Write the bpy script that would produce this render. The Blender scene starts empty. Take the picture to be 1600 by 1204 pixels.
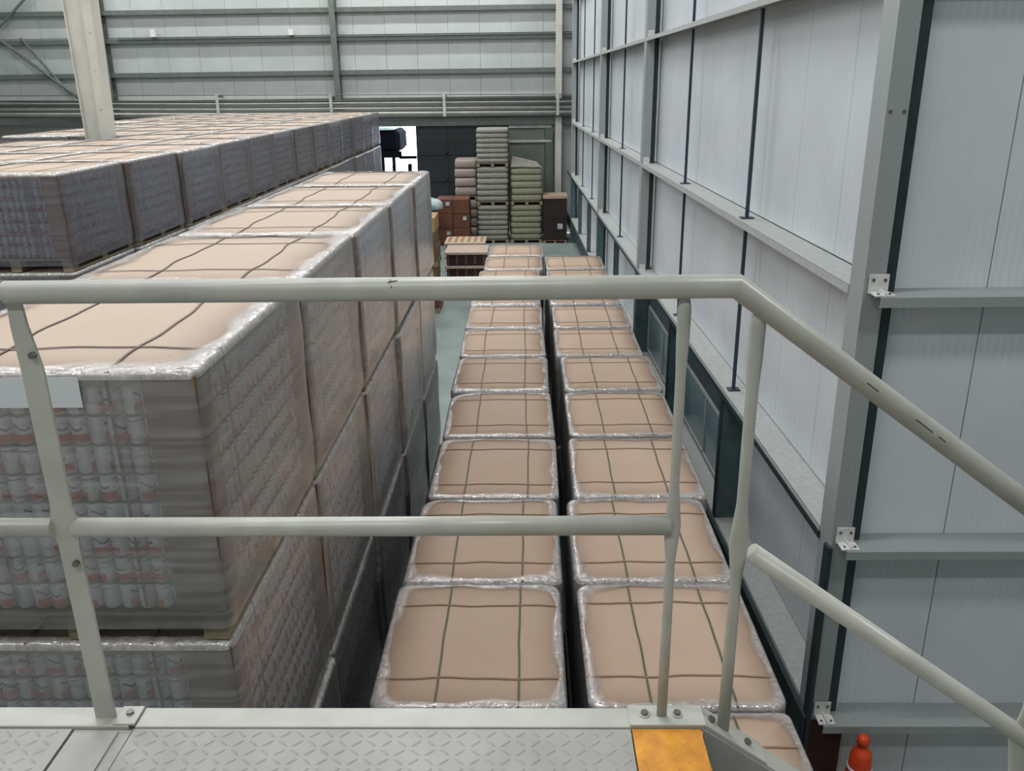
import bpy, bmesh, math, random
from mathutils import Vector, Matrix
R = random.Random(7)
PI = math.pi
C = bpy.context.scene.collection
scene = bpy.context.scene

# ------------------------------------------------------------------ camera
cam = bpy.data.objects.new('camera', bpy.data.cameras.new('camera'))
C.objects.link(cam)
def cam_axes(f=1333., V=(850., 4370.), F=(822., 130.)):
    d = lambda p: Vector((p[0] - 800, -(p[1] - 602), -f)).normalized()
    y = d(F); nz = d(V); nz = (nz - y * nz.dot(y)).normalized()
    z = -nz; x = y.cross(z)
    return Matrix((x, y, z))          # rows: world axes seen from the camera
cam.matrix_world = Matrix.Translation((0, 0, 5.3)) @ cam_axes().to_4x4()
cam.data.sensor_width = 36.0
cam.data.lens = 36.0 * 1333 / 1600
cam.data.clip_end = 300
scene.camera = cam

# ------------------------------------------------------------------ world, light, exposure
w = bpy.data.worlds.new('sky'); scene.world = w; w.use_nodes = True
bg = w.node_tree.nodes['Background']
bg.inputs[0].default_value = (0.80, 0.88, 1.0, 1); bg.inputs[1].default_value = 6.0
def area(x, y, z, sx, sy, power, col=(1, .97, .92), rot=(0, 0, 0)):
    l = bpy.data.lights.new('ceiling_lamp', 'AREA'); l.shape = 'RECTANGLE'; l.size = sx; l.size_y = sy
    l.energy = power; l.color = col
    o = bpy.data.objects.new('ceiling_lamp', l); o.location = (x, y, z); o.rotation_euler = rot
    C.objects.link(o); return o
LAMP = 285
for ly in (-2.5, 4.5, 11.5, 18.5, 25.5, 30.0):
    for lx in (-14.0, -7.0, -1.6):
        area(lx, ly, 11.2, 5.0 if lx < -2 else 3.4, .28, LAMP * (0.72 if ly < 0 else .9 if ly < 5 else .95), (.97, .98, 1.0))
area(5.0, 0.5, 11.2, 1.1, 1.1, LAMP * .8, (.97, .98, 1.0))
scene.view_settings.view_transform = 'Standard'
scene.view_settings.look = 'None'
scene.view_settings.exposure = 0.0
scene.view_settings.gamma = 1.0
scene.view_settings.use_curve_mapping = False
try:
    scene.cycles.transparent_max_bounces = 16
    scene.cycles.max_bounces = 7
except Exception: pass

# ------------------------------------------------------------------ materials
def lin(c):
    return tuple((v / 255 / 12.92) if v / 255 <= .04045 else ((v / 255 + .055) / 1.055) ** 2.4 for v in c) + (1,)
M = {}
def mat(name, rgb, rough=.6, metal=0., noise=0., scale=6., bump=0., bscale=40., spec=.5, rgb2=None):
    m = bpy.data.materials.new(name); m.use_nodes = True; nt = m.node_tree; b = nt.nodes['Principled BSDF']
    b.inputs['Base Color'].default_value = lin(rgb); b.inputs['Roughness'].default_value = rough
    b.inputs['Metallic'].default_value = metal; b.inputs['Specular IOR Level'].default_value = spec
    if noise or rgb2:
        tc = nt.nodes.new('ShaderNodeTexCoord'); n = nt.nodes.new('ShaderNodeTexNoise')
        n.inputs['Scale'].default_value = scale; n.inputs['Detail'].default_value = 5
        nt.links.new(tc.outputs['Object'], n.inputs['Vector'])
        mx = nt.nodes.new('ShaderNodeMix'); mx.data_type = 'RGBA'
        c2 = rgb2 or tuple(max(0, v * (1 - noise)) for v in rgb)
        mx.inputs[6].default_value = lin(rgb); mx.inputs[7].default_value = lin(c2)
        rp = nt.nodes.new('ShaderNodeMapRange'); rp.inputs[1].default_value = .35; rp.inputs[2].default_value = .7
        nt.links.new(n.outputs[0], rp.inputs[0]); nt.links.new(rp.outputs[0], mx.inputs[0])
        nt.links.new(mx.outputs[2], b.inputs['Base Color'])
    if bump:
        tc = nt.nodes.new('ShaderNodeTexCoord'); n = nt.nodes.new('ShaderNodeTexNoise')
        n.inputs['Scale'].default_value = bscale; n.inputs['Detail'].default_value = 3
        bp = nt.nodes.new('ShaderNodeBump'); bp.inputs['Strength'].default_value = bump; bp.inputs['Distance'].default_value = .01
        nt.links.new(tc.outputs['Object'], n.inputs['Vector']); nt.links.new(n.outputs[0], bp.inputs['Height'])
        nt.links.new(bp.outputs[0], b.inputs['Normal'])
    M[name] = m; return m
mat('paint', (176, 177, 167), .33, noise=.07, scale=9, bump=.06, bscale=22)
mat('deck_paint', (158, 156, 150), .45, noise=.12, scale=5, bump=.05)
mat('safety_paint', (214, 148, 42), .5, rgb2=(176, 112, 32), scale=14)
mat('bolt_steel', (120, 120, 112), .35, .8)
mat('chip', (52, 46, 40), .8)
mat('galvanised', (158, 165, 164), .5, .2, noise=.07, scale=70)
mat('galvanised_shelf', (168, 172, 168), .6, .0, noise=.08, scale=22)
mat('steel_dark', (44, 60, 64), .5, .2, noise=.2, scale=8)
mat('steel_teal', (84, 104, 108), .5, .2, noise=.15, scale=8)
mat('rod_blue', (52, 62, 74), .5, .3)
mat('cleat', (214, 214, 210), .5, noise=.1, scale=30)
mat('floor', (142, 156, 150), .42, noise=.16, scale=.9, bump=.03, bscale=8)
mat('far_steel', (96, 104, 98), .6, .0, noise=.12, scale=6)
mat('pipe_light', (186, 188, 178), .4, noise=.15, scale=3)
mat('pipe_dark', (84, 84, 80), .6)
mat('door_dark', (24, 36, 38), .6, noise=.3, scale=2)
mat('door_grey', (104, 112, 102), .6, noise=.1, scale=2)
mat('pillar', (192, 190, 180), .5, noise=.06, scale=3)
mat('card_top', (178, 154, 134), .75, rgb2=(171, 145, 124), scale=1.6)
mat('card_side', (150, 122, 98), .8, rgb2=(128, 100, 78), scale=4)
mat('card_pale', (184, 165, 148), .75, rgb2=(176, 156, 138), scale=1.6)
mat('corner_board', (146, 112, 84), .75, rgb2=(122, 90, 66), scale=5)
mat('strap_green', (80, 80, 54), .6)
mat('strap_brown', (136, 106, 82), .7)
mat('strap_dark', (98, 82, 72), .6)
mat('core', (120, 122, 126), .8)
mat('core_dark', (92, 94, 98), .9)
mat('layer_pad', (112, 110, 108), .8)
mat('wood', (150, 134, 112), .8, rgb2=(118, 102, 84), scale=12)
mat('label', (206, 212, 214), .6)
mat('sack_grey', (150, 148, 136), .6, rgb2=(124, 120, 110), scale=9, bump=.5, bscale=12)
mat('sack_olive', (144, 142, 120), .6, rgb2=(122, 120, 98), scale=9, bump=.4, bscale=12)
mat('sack_pink', (158, 146, 138), .6, rgb2=(136, 124, 116), scale=9, bump=.3)
mat('box_brown', (112, 68, 48), .75, rgb2=(92, 56, 42), scale=4)
mat('box_dark', (30, 18, 16), .6, rgb2=(46, 24, 20), scale=5)
mat('box_tan', (182, 142, 98), .75, rgb2=(158, 122, 82), scale=4)
mat('box_olive', (120, 96, 62), .75, rgb2=(98, 76, 48), scale=6)
mat('white_sheet', (186, 200, 198), .5, noise=.15, scale=5)
mat('black_tarp', (8, 8, 14), .9, spec=.05)
mat('outside_ground', (150, 150, 150), .9)
mat('cone_orange', (226, 74, 30), .45, noise=.12, scale=10)
mat('cone_band', (206, 204, 200), .4)
mat('plinth_brown', (62, 38, 32), .7, noise=.2)

def panel_mat(name, rgb, ribs=0.12, axis=0):
    # coated sandwich panel: faint vertical micro-ribs as relief, slight soiling
    m = mat(name, rgb, .42, noise=.05, scale=1.2); nt = m.node_tree; b = nt.nodes['Principled BSDF']
    tc = nt.nodes.new('ShaderNodeTexCoord'); sp = nt.nodes.new('ShaderNodeSeparateXYZ')
    ml = nt.nodes.new('ShaderNodeMath'); ml.operation = 'MULTIPLY'; ml.inputs[1].default_value = 2 * PI / ribs
    sn = nt.nodes.new('ShaderNodeMath'); sn.operation = 'SINE'
    bp = nt.nodes.new('ShaderNodeBump'); bp.inputs['Strength'].default_value = .25; bp.inputs['Distance'].default_value = .004
    nt.links.new(tc.outputs['Object'], sp.inputs[0]); nt.links.new(sp.outputs[axis], ml.inputs[0])
    nt.links.new(ml.outputs[0], sn.inputs[0]); nt.links.new(sn.outputs[0], bp.inputs['Height'])
    nt.links.new(bp.outputs[0], b.inputs['Normal']); return m
panel_mat('panel_white', (196, 202, 206), .11, 1)
panel_mat('panel_front', (212, 217, 222), .05, 0)
panel_mat('panel_far', (176, 181, 177), .25, 0)

def can_mat():
    m = bpy.data.materials.new('can_print'); m.use_nodes = True; nt = m.node_tree; b = nt.nodes['Principled BSDF']
    uv = nt.nodes.new('ShaderNodeUVMap'); uv.uv_map = 'uv'
    sp = nt.nodes.new('ShaderNodeSeparateXYZ'); nt.links.new(uv.outputs[0], sp.inputs[0])
    def math_(op, a, b_=None):
        n = nt.nodes.new('ShaderNodeMath'); n.operation = op
        for i, v in enumerate((a, b_)):
            if v is None: continue
            if isinstance(v, (int, float)): n.inputs[i].default_value = v
            else: nt.links.new(v, n.inputs[i])
        return n.outputs[0]
    u = math_('FRACT', sp.outputs[0]); v = sp.outputs[1]
    def band(x, lo, hi): return math_('MULTIPLY', math_('GREATER_THAN', x, lo), math_('LESS_THAN', x, hi))
    orange = math_('MULTIPLY', band(v, .08, .36), band(u, .1, .55))
    slant = math_('ADD', v, math_('MULTIPLY', math_('SINE', math_('MULTIPLY', u, 14.)), -.10))
    logo = math_('MULTIPLY', band(slant, .55, .64), band(u, .12, .42))
    small = math_('MULTIPLY', band(v, .78, .82), band(u, .5, .85))
    rim = math_('GREATER_THAN', v, .93)
    def mix(fac, a, col):
        mx = nt.nodes.new('ShaderNodeMix'); mx.data_type = 'RGBA'
        nt.links.new(fac, mx.inputs[0]); mx.inputs[7].default_value = lin(col)
        if isinstance(a, tuple): mx.inputs[6].default_value = lin(a)
        else: nt.links.new(a, mx.inputs[6])
        return mx.outputs[2]
    c = mix(orange, (236, 240, 246), (224, 84, 48)); c = mix(logo, c, (70, 72, 84)); c = mix(small, c, (120, 124, 140)); c = mix(rim, c, (150, 152, 156))
    nt.links.new(c, b.inputs['Base Color']); b.inputs['Roughness'].default_value = .35; b.inputs['Metallic'].default_value = .15
    M['can_print'] = m
can_mat()
def can_mat2():
    m = M['can_print'].copy(); m.name = 'can_print_purple'
    for n in m.node_tree.nodes:
        if n.type == 'MIX':
            c = tuple(round(x, 3) for x in n.inputs[7].default_value)
            if c == tuple(round(x, 3) for x in lin((224, 84, 48))): n.inputs[7].default_value = lin((150, 52, 78))
            if not n.inputs[6].is_linked: n.inputs[6].default_value = lin((170, 170, 184))
    M['can_print_purple'] = m
can_mat2()

def film_mat(name, haze, hazecol, bump, streak=True, rough=.16, fade=False, ior=1.5):
    m = bpy.data.materials.new(name); m.use_nodes = True; nt = m.node_tree
    for n in list(nt.nodes): nt.nodes.remove(n)
    L = nt.links.new
    out = nt.nodes.new('ShaderNodeOutputMaterial')
    tc = nt.nodes.new('ShaderNodeTexCoord'); mp = nt.nodes.new('ShaderNodeMapping')
    mp.inputs['Scale'].default_value = (1.6, 1.6, 30) if streak else (14, 14, 14)
    mp.inputs['Rotation'].default_value = (.22, .05, 0) if streak else (0, 0, 0)
    L(tc.outputs['Object'], mp.inputs[0])
    n1 = nt.nodes.new('ShaderNodeTexNoise'); n1.inputs['Scale'].default_value = 1.2; n1.inputs['Detail'].default_value = 3; n1.inputs['Distortion'].default_value = .4 if streak else 1.6
    L(mp.outputs[0], n1.inputs['Vector'])
    bp = nt.nodes.new('ShaderNodeBump'); bp.inputs['Strength'].default_value = bump; bp.inputs['Distance'].default_value = .01
    L(n1.outputs[0], bp.inputs['Height'])
    gl = nt.nodes.new('ShaderNodeBsdfGlossy'); gl.inputs['Roughness'].default_value = rough; gl.inputs['Color'].default_value = (1, 1, 1, 1)
    df = nt.nodes.new('ShaderNodeBsdfDiffuse'); df.inputs['Color'].default_value = lin(hazecol)
    tr = nt.nodes.new('ShaderNodeBsdfTransparent'); tr.inputs['Color'].default_value = (.97, .97, .97, 1)
    L(bp.outputs[0], gl.inputs['Normal'])
    mr = nt.nodes.new('ShaderNodeMapRange'); mr.inputs[1].default_value = .3; mr.inputs[2].default_value = .75
    mr.inputs[3].default_value = haze * .6; mr.inputs[4].default_value = min(1, haze * 1.5)
    L(n1.outputs[0], mr.inputs[0])
    fac = mr.outputs[0]
    fr = nt.nodes.new('ShaderNodeFresnel'); fr.inputs['IOR'].default_value = ior; L(bp.outputs[0], fr.inputs['Normal'])
    gf = fr.outputs[0]
    if fade:      # the film thins out where its fold ends on the lid
        at = nt.nodes.new('ShaderNodeAttribute'); at.attribute_name = 'fold'
        def mul(x, k=None):
            q = nt.nodes.new('ShaderNodeMath'); q.operation = 'MULTIPLY'; L(x, q.inputs[0])
            L(k, q.inputs[1]); return q.outputs[0]
        fac = mul(fac, at.outputs['Fac']); gf = mul(gf, at.outputs['Fac'])
    a = nt.nodes.new('ShaderNodeMixShader'); L(fac, a.inputs[0]); L(tr.outputs[0], a.inputs[1]); L(df.outputs[0], a.inputs[2])
    b = nt.nodes.new('ShaderNodeMixShader'); L(gf, b.inputs[0]); L(a.outputs[0], b.inputs[1]); L(gl.outputs[0], b.inputs[2])
    L(b.outputs[0], out.inputs[0]); M[name] = m
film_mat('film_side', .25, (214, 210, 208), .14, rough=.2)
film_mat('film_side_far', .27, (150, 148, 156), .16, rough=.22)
film_mat('film_top', .38, (240, 236, 232), .9, False, .14, fade=True, ior=2.3)
film_mat('film_loose', .25, (200, 204, 210), .6, False, .2)
def glass_mat():
    m = bpy.data.materials.new('window_glass'); m.use_nodes = True; b = m.node_tree.nodes['Principled BSDF']
    b.inputs['Base Color'].default_value = lin((140, 170, 176)); b.inputs['Roughness'].default_value = .12
    b.inputs['Alpha'].default_value = .5; M['window_glass'] = m
glass_mat()

# ------------------------------------------------------------------ mesh helpers
def obj(name, bm, material, parent=None, smooth=False, loc=None):
    me = bpy.data.meshes.new(name)
    bmesh.ops.recalc_face_normals(bm, faces=bm.faces)
    bm.to_mesh(me); bm.free()
    mats = material if isinstance(material, (list, tuple)) else [material]
    for mm in mats: me.materials.append(M[mm])
    if smooth:
        for p in me.polygons: p.use_smooth = True
    o = bpy.data.objects.new(name, me); C.objects.link(o)
    if parent: o.parent = parent
    if loc: o.location = loc
    return o
def inst(name, me, parent, loc=(0, 0, 0), rotz=0.):
    o = bpy.data.objects.new(name, me); C.objects.link(o); o.parent = parent; o.location = loc; o.rotation_euler = (0, 0, rotz); return o
def tag(o, label=None, cat=None, group=None, kind=None):
    if label: o['label'] = label
    if cat: o['category'] = cat
    if group: o['group'] = group
    if kind: o['kind'] = kind
    return o
def thing(name, label, cat, loc=(0, 0, 0), rotz=0, group=None):
    o = bpy.data.objects.new(name, None); C.objects.link(o); o.location = loc; o.rotation_euler = (0, 0, rotz)
    o.empty_display_size = .1
    return tag(o, label, cat, group)
def box(bm, x0, x1, y0, y1, z0, z1, mi=0, bev=0.):
    vs = [bm.verts.new((x, y, z)) for x in (x0, x1) for y in (y0, y1) for z in (z0, z1)]
    fs = []
    for q in ((0, 1, 3, 2), (4, 6, 7, 5), (0, 4, 5, 1), (2, 3, 7, 6), (0, 2, 6, 4), (1, 5, 7, 3)):
        f = bm.faces.new([vs[i] for i in q]); f.material_index = mi; fs.append(f)
    if bev:
        es = list({e for f in fs for e in f.edges})
        bmesh.ops.bevel(bm, geom=es, offset=bev, segments=1, affect='EDGES')
def bx(x0, x1, y0, y1, z0, z1, bev=0.):
    bm = bmesh.new(); box(bm, x0, x1, y0, y1, z0, z1, 0, bev); return bm
def tube(bm, pts, r, n=16, cap=True, prof=None):
    pts = [Vector(p) for p in pts]; rings = []
    d0 = (pts[1] - pts[0]).normalized()
    up = Vector((0, 0, 1)) if abs(d0.z) < .9 else Vector((0, 1, 0))
    s = d0.cross(up).normalized(); u = s.cross(d0).normalized()
    for i, p in enumerate(pts):
        da = (pts[i] - pts[i - 1]).normalized() if i else d0
        db = (pts[i + 1] - pts[i]).normalized() if i < len(pts) - 1 else da
        if i:
            q = dprev.rotation_difference(da); s = q @ s; u = q @ u
        t = (da + db).normalized()
        ring = []
        for k in range(n):
            a = 2 * PI * k / n
            rr = r[i] if isinstance(r, (list, tuple)) else r
            ra, rb = rr if isinstance(rr, tuple) else (rr, rr)
            v = s * math.cos(a) * ra + u * math.sin(a) * rb
            if t.dot(da) > .2: v = v - da * (v.dot(t) / da.dot(t))
            ring.append(bm.verts.new(p + v))
        rings.append(ring); dprev = da
    for i in range(len(rings) - 1):
        for k in range(n):
            bm.faces.new((rings[i][k], rings[i][(k + 1) % n], rings[i + 1][(k + 1) % n], rings[i + 1][k]))
    if cap: bm.faces.new(rings[0][::-1]); bm.faces.new(rings[-1])
def tb(pts, r, n=16, cap=True):
    bm = bmesh.new(); tube(bm, pts, r, n, cap); return bm
def lathe(prof, n=20):
    bm = bmesh.new(); rings = []
    for r, z in prof: rings.append([bm.verts.new((r * math.cos(2 * PI * k / n), r * math.sin(2 * PI * k / n), z)) for k in range(n)])
    for i in range(len(rings) - 1):
        for k in range(n): bm.faces.new((rings[i][k], rings[i][(k + 1) % n], rings[i + 1][(k + 1) % n], rings[i + 1][k]))
    bm.faces.new(rings[0][::-1]); bm.faces.new(rings[-1]); return bm
def rrect(w, d, rs, n=5):
    # rounded rectangle centred on 0; rs = radii for corners (++, -+, --, +-)
    out = []
    for (sx, sy, a0), r in zip(((1, 1, 0), (-1, 1, 90), (-1, -1, 180), (1, -1, 270)), rs):
        for k in range(n + 1):
            a = math.radians(a0 + 90 * k / n)
            out.append((sx * (w / 2 - r) + r * math.cos(a), sy * (d / 2 - r) + r * math.sin(a)))
    return out
def densify(pl, step=.06):
    out = []
    for i, p in enumerate(pl):
        q = pl[(i + 1) % len(pl)]; L = math.dist(p, q); m = max(1, int(L / step))
        for k in range(m): out.append((p[0] + (q[0] - p[0]) * k / m, p[1] + (q[1] - p[1]) * k / m))
    return out
def hull(me_pts): pass
ORD = ['first', 'second', 'third', 'fourth', 'fifth', 'sixth', 'seventh', 'eighth', 'ninth', 'tenth', 'eleventh', 'twelfth', 'thirteenth', 'fourteenth', 'fifteenth']

# ------------------------------------------------------------------ setting: floor, ceiling, outer walls
YF = 32.0
def struct(name, bm, m, parent=None, **k):
    o = obj(name, bm, m, parent, **k)
    if parent is None: o['kind'] = 'structure'
    return o
fl = struct('floor', bx(-20, 9, -6.5, YF, -.2, 0), 'floor')
ce = struct('ceiling', bx(-20, 9, -6.5, YF + .3, 12, 12.15), 'panel_far')
struct('wall_left', bx(-20.2, -20, -6.5, YF, 0, 12), 'panel_far')
struct('wall_behind', bx(-20.2, 9.2, -6.7, -6.5, 0, 12), 'panel_far')
struct('wall_stairside', bx(9, 9.2, -6.5, 5.8, 0, 12), 'panel_far')

# ---- far wall with its door opening
wb = bpy.data.objects.new('wall_back', None); C.objects.link(wb); wb.location = (0, YF, 0); wb['kind'] = 'structure'
DX0, DX1, DZ = -5.75, -3.97, 3.90
bm = bmesh.new()
box(bm, -20, DX0, .14, .26, 0, 12); box(bm, DX0, DX1, .14, .26, DZ, 12); box(bm, DX1, 3.0, .14, .26, 0, 12)
obj('backing', bm, 'panel_far', wb)
x = -19.2
while x < 2.4:
    lo = DZ + .28 if x + 1.1 > DX0 - .02 and x < .98 else 0.
    for z0, z1 in ((lo, 5.78), (5.80, 6.96), (6.98, 7.82), (7.84, 12)):
        if z1 > z0: obj('wall_panel', bx(x, x + 1.092, .04 + R.random() * .008, .14, z0, z1), 'panel_far', wb)
    x += 1.1
for z in (5.0 - .13, 5.80, 6.92, 7.83, 8.8, 9.9):
    bm = bmesh.new(); hgt = .05 if z < 5.5 else .14
    box(bm, -20, 2.2, -.16, .04, z, z + .012); box(bm, -20, 2.2, -.16, -.145, z - hgt, z)
    if z > 6.9 and z < 7: box(bm, -14.2, 2.2, -.2, -.17, z - .02, z + .035); 
    obj('wall_girt', bm, 'far_steel', wb)
for cx, cw in ((-14.85, .5), (-6.63, .2), (1.14, .22), (-2.9, .0)):
    if not cw: continue
    z0 = 0 if cx > 0 or cx < -10 else DZ + .3
    bm = bmesh.new(); box(bm, cx - cw / 2, cx + cw / 2, -.36, -.345, z0, 12); box(bm, cx - .01, cx + .01, -.345, -.02, z0, 12); box(bm, cx - cw / 2, cx + cw / 2, -.02, 0, z0, 12)
    obj('steel_column', bm, 'far_steel' if cx < 0 else 'pillar', wb)
for a, b in (((-16.9, 8.5), (-19.2, 6.6)), ((-18.9, 7.4), (-15.6, 4.75)), ((-17.6, 7.0), (-16.2, 5.1))):
    obj('brace', tb([(a[0], -.2, a[1]), (b[0], -.2, b[1])], .06 if a[0] < -17.7 else .045, 8), 'far_steel', wb)
obj('door_lintel', bx(-20, 2.0, -.24, .0, DZ, DZ + .24), 'far_steel', wb)
obj('low_beam', bx(-20, -14.2, -.5, -.3, 3.75, 4.0), 'pipe_dark', wb)
obj('door_jamb', bx(DX0 - .1, DX0, -.1, .2, 0, DZ), 'far_steel', wb)
d1 = struct('door_1', bx(DX1, -.66, YF - .16, YF - .08, .02, DZ), 'door_dark')
for z in (1.0, 1.95, 2.9): obj('door_rail', bx(DX1, -.66, YF - .19, YF - .16, z, z + .06), 'door_dark', d1)
for xx in (-2.9, -1.8): obj('door_stile', bx(xx, xx + .06, YF - .19, YF - .16, .02, DZ), 'door_dark', d1)
d2 = struct('door_2', bx(-.64, .66, YF - .12, YF - .06, .02, DZ - .08), 'door_grey')
obj('door_rail', bx(-.64, .9, YF - .20, YF - .14, 3.3, 3.38), 'pipe_light', d2)
obj('door_rail', bx(-.64, .9, YF - .20, YF - .14, DZ - .1, DZ - .02), 'pipe_light', d2)
obj('door_frame', bx(.68, .95, YF - .18, YF - .06, 0, DZ - .05), 'far_steel', d2)
struct('ground_outside', bx(-30, 12, YF + .3, YF + 30, -.25, -.05), 'outside_ground')

# pipe run in front of the far wall
pr = thing('pipe_rack', 'long run of horizontal service pipes crossing the far wall above the doors', 'pipes', (0, YF - .5, 0))
for z, r, m in ((4.76, .03, 'pipe_dark'), (4.68, .028, 'pipe_light'), (4.56, .035, 'pipe_dark'), (4.50, .035, 'pipe_light'), (4.33, .05, 'pipe_light'), (4.22, .04, 'pipe_dark'), (4.60, .03, 'pipe_dark'), (4.41, .03, 'pipe_dark')):
    obj('pipe', tb([(-19.5, 0, z + .18), (-10, 0, z + .06), (1.9, 0, z)], r, 10), m, pr, smooth=True)
obj('cable', tb([(-19.5, -.05, 5.12), (1.9, -.05, 4.92)], .015, 6), 'pipe_dark', pr)
for x in (-14.7, -10.85, -6.85, -2.87, 1.1):
    zz = .1 if x < -9 else .03
    obj('hanger', bx(x - .05, x + .05, -.12, -.08, 4.2 + zz, 4.98 + zz), 'pipe_light', pr)
    obj('hanger_arm', bx(x - .03, x + .03, -.08, .5, 4.86 + zz, 4.92 + zz), 'far_steel', pr)
for x, z, wd, hh in ((-12.9, 7.02, .18, .2), (-8.1, 7.02, .16, .14)):
    k = tag(obj('junction_box', bx(x - wd / 2, x + wd / 2, YF - .34, YF - .18, z - .05, z + hh), 'cleat'),
        'small white box clipped on the far wall pipe, ' + ('nearest the cream pillar' if x < -10 else 'half way to the next column'), 'junction box')

# things outside the open door
cn = thing('loaded_trailer', 'black covered load with pale poles standing outside the bright open door', 'trailer', (-6.0, YF + 3.2, 0))
obj('tarp', bx(-1.3, .95, 0, 2.2, 2.75, 3.62, .15), 'black_tarp', cn)
obj('roof_sheet', bx(-1.2, .75, -.05, 2.3, 3.62, 3.74, .03), 'white_sheet', cn)
obj('bed', bx(-1.3, 1.6, 0, 2.2, .3, .5), 'black_tarp', cn)
for x, r_ in ((-1.2, .10), (-.95, .09), (-.35, .10), (.15, .10), (.62, .07), (1.25, .08)): obj('pole', tb([(x, .1, -.05), (x + .05, .1, 2.9 if x < 1 else 2.3)], r_, 8), 'black_tarp', cn)
obj('cross_bar', bx(-1.3, 1.0, .0, .1, 2.55, 2.8), 'black_tarp', cn)
obj('cross_bar', bx(.9, 1.6, .0, .06, 2.5, 2.62), 'black_tarp', cn)

# ---- right wall (turned a little inwards), columns, girts, rods
A = math.atan(.022)
wr = bpy.data.objects.new('wall_right', None); C.objects.link(wr); wr.location = (2.08, 5.2, 0); wr.rotation_euler = (0, 0, A); wr['kind'] = 'structure'
LEN = 26.9
obj('backing', bx(.33, .42, .25, LEN + .4, 0, 12), 'panel_far', wr)
y = .2; k = 0
while y < LEN:
    y1 = min(y + 1.0, LEN)
    for z0, z1 in ((0, .84), (.86, 2.29), (2.31, 4.04), (4.06, 5.94), (5.96, 12)):
        obj('wall_panel', bx(.25, .33, y + .0025, y1 - .0025, z0, z1), 'panel_white', wr)
    y += 1.0
COLS = (0., 9.1, 15.8, 24.8)
for i, cy in enumerate(COLS):
    g = 'galvanised'
    bm = bmesh.new(); box(bm, -.005, .01, cy, cy + .22, 0, 12); box(bm, .01, .125, cy, cy + .012, 0, 12)
    cflange = obj('steel_column', bm, g, wr)
    obj('column_web', bx(.01, .125, cy + .03, cy + .21, 0, 12), g, cflange)
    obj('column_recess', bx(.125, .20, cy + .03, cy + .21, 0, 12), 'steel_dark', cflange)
GZ = (.85, 2.30, 4.05, 5.95, 7.9, 9.8)
for gz in GZ:
    for a, b in zip(COLS[:-1] , COLS[1:]):
        bm = bmesh.new()
        box(bm, -.008, .25, a + .22, b + .03, gz - .006, gz); box(bm, -.012, -.002, a + .22 - (.0 if a == 0 else .22), b + .0, gz - .055, gz)
        gi = obj('wall_girt', bm, 'galvanised_shelf', wr)
    for cy in COLS[1:]:
        bm = bmesh.new(); box(bm, .01, .11, cy - .06, cy - .004, gz, gz + .006); box(bm, .01, .11, cy - .01, cy - .004, gz, gz + .1)
        obj('cleat', bm, 'cleat', wr)
RODS = (3.1, 6.1, 12.4, 18.5, 21.5)
for ry in RODS:
    for z0, z1 in ((2.30, 4.0), (4.05, 5.9), (5.95, 7.85)):
        bm = bmesh.new(); box(bm, .085, .115, ry - .018, ry + .018, z0, z1); box(bm, .04, .16, ry - .05, ry + .05, z0, z0 + .012)
        obj('sag_rod', bm, 'rod_blue', wr)
    obj('stud', bx(.0, .22 if ry < 7 else .09, ry - .05, ry + .05, .85, 2.245), 'steel_teal', wr)
    bm = bmesh.new(); box(bm, -.012, .0, ry - .05, ry + .05, .85, 2.245); obj('stud_flange', bm, 'steel_dark', wr)
for cy in COLS:   # dark cladding of the lower columns
    obj('column_shoe', bx(-.02, .25 if cy < 12 else .14, cy - .02 if cy else -.015, cy + .24 if cy < 12 else cy + .1, 0, .80 if cy == 0 else 2.24), 'steel_teal' if cy else 'plinth_brown', wr)
obj('frame_rail', bx(-.02, -.008, .2, LEN, 2.225, 2.275), 'steel_dark', wr)
obj('frame_rail', bx(-.05, -.008, -.01, LEN, .50, .835), 'steel_dark', wr)
obj('frame_stile', bx(-.03, .0, -.03, .06, .0, 2.27), 'steel_dark', wr)
for n, (a, b) in enumerate(((3.15, 6.05), (6.15, 9.06))):
    wd = bpy.data.objects.new('window_%d' % (n + 1), None); C.objects.link(wd); wd['kind'] = 'structure'
    wd.location = wr.location; wd.rotation_euler = wr.rotation_euler
    obj('header_shade', bx(.20, .245, a, b, 1.72, 2.28), 'steel_teal', wd)  # added dark panel: its colour stands in for the shade under the girt
    for z in (.90, 1.66): obj('window_frame', bx(.19, .245, a + .05, b - .02, z, z + .035), 'galvanised_shelf', wd)
    for yy in (a + .05, (a + b) / 2, b - .06): obj('window_frame', bx(.19, .245, yy, yy + .03, .90, 1.66), 'galvanised_shelf', wd)
    for p, q in ((a + .08, (a + b) / 2), ((a + b) / 2 + .03, b - .06)): obj('pane', bx(.205, .213, p, q, .935, 1.66), 'window_glass', wd)

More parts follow.
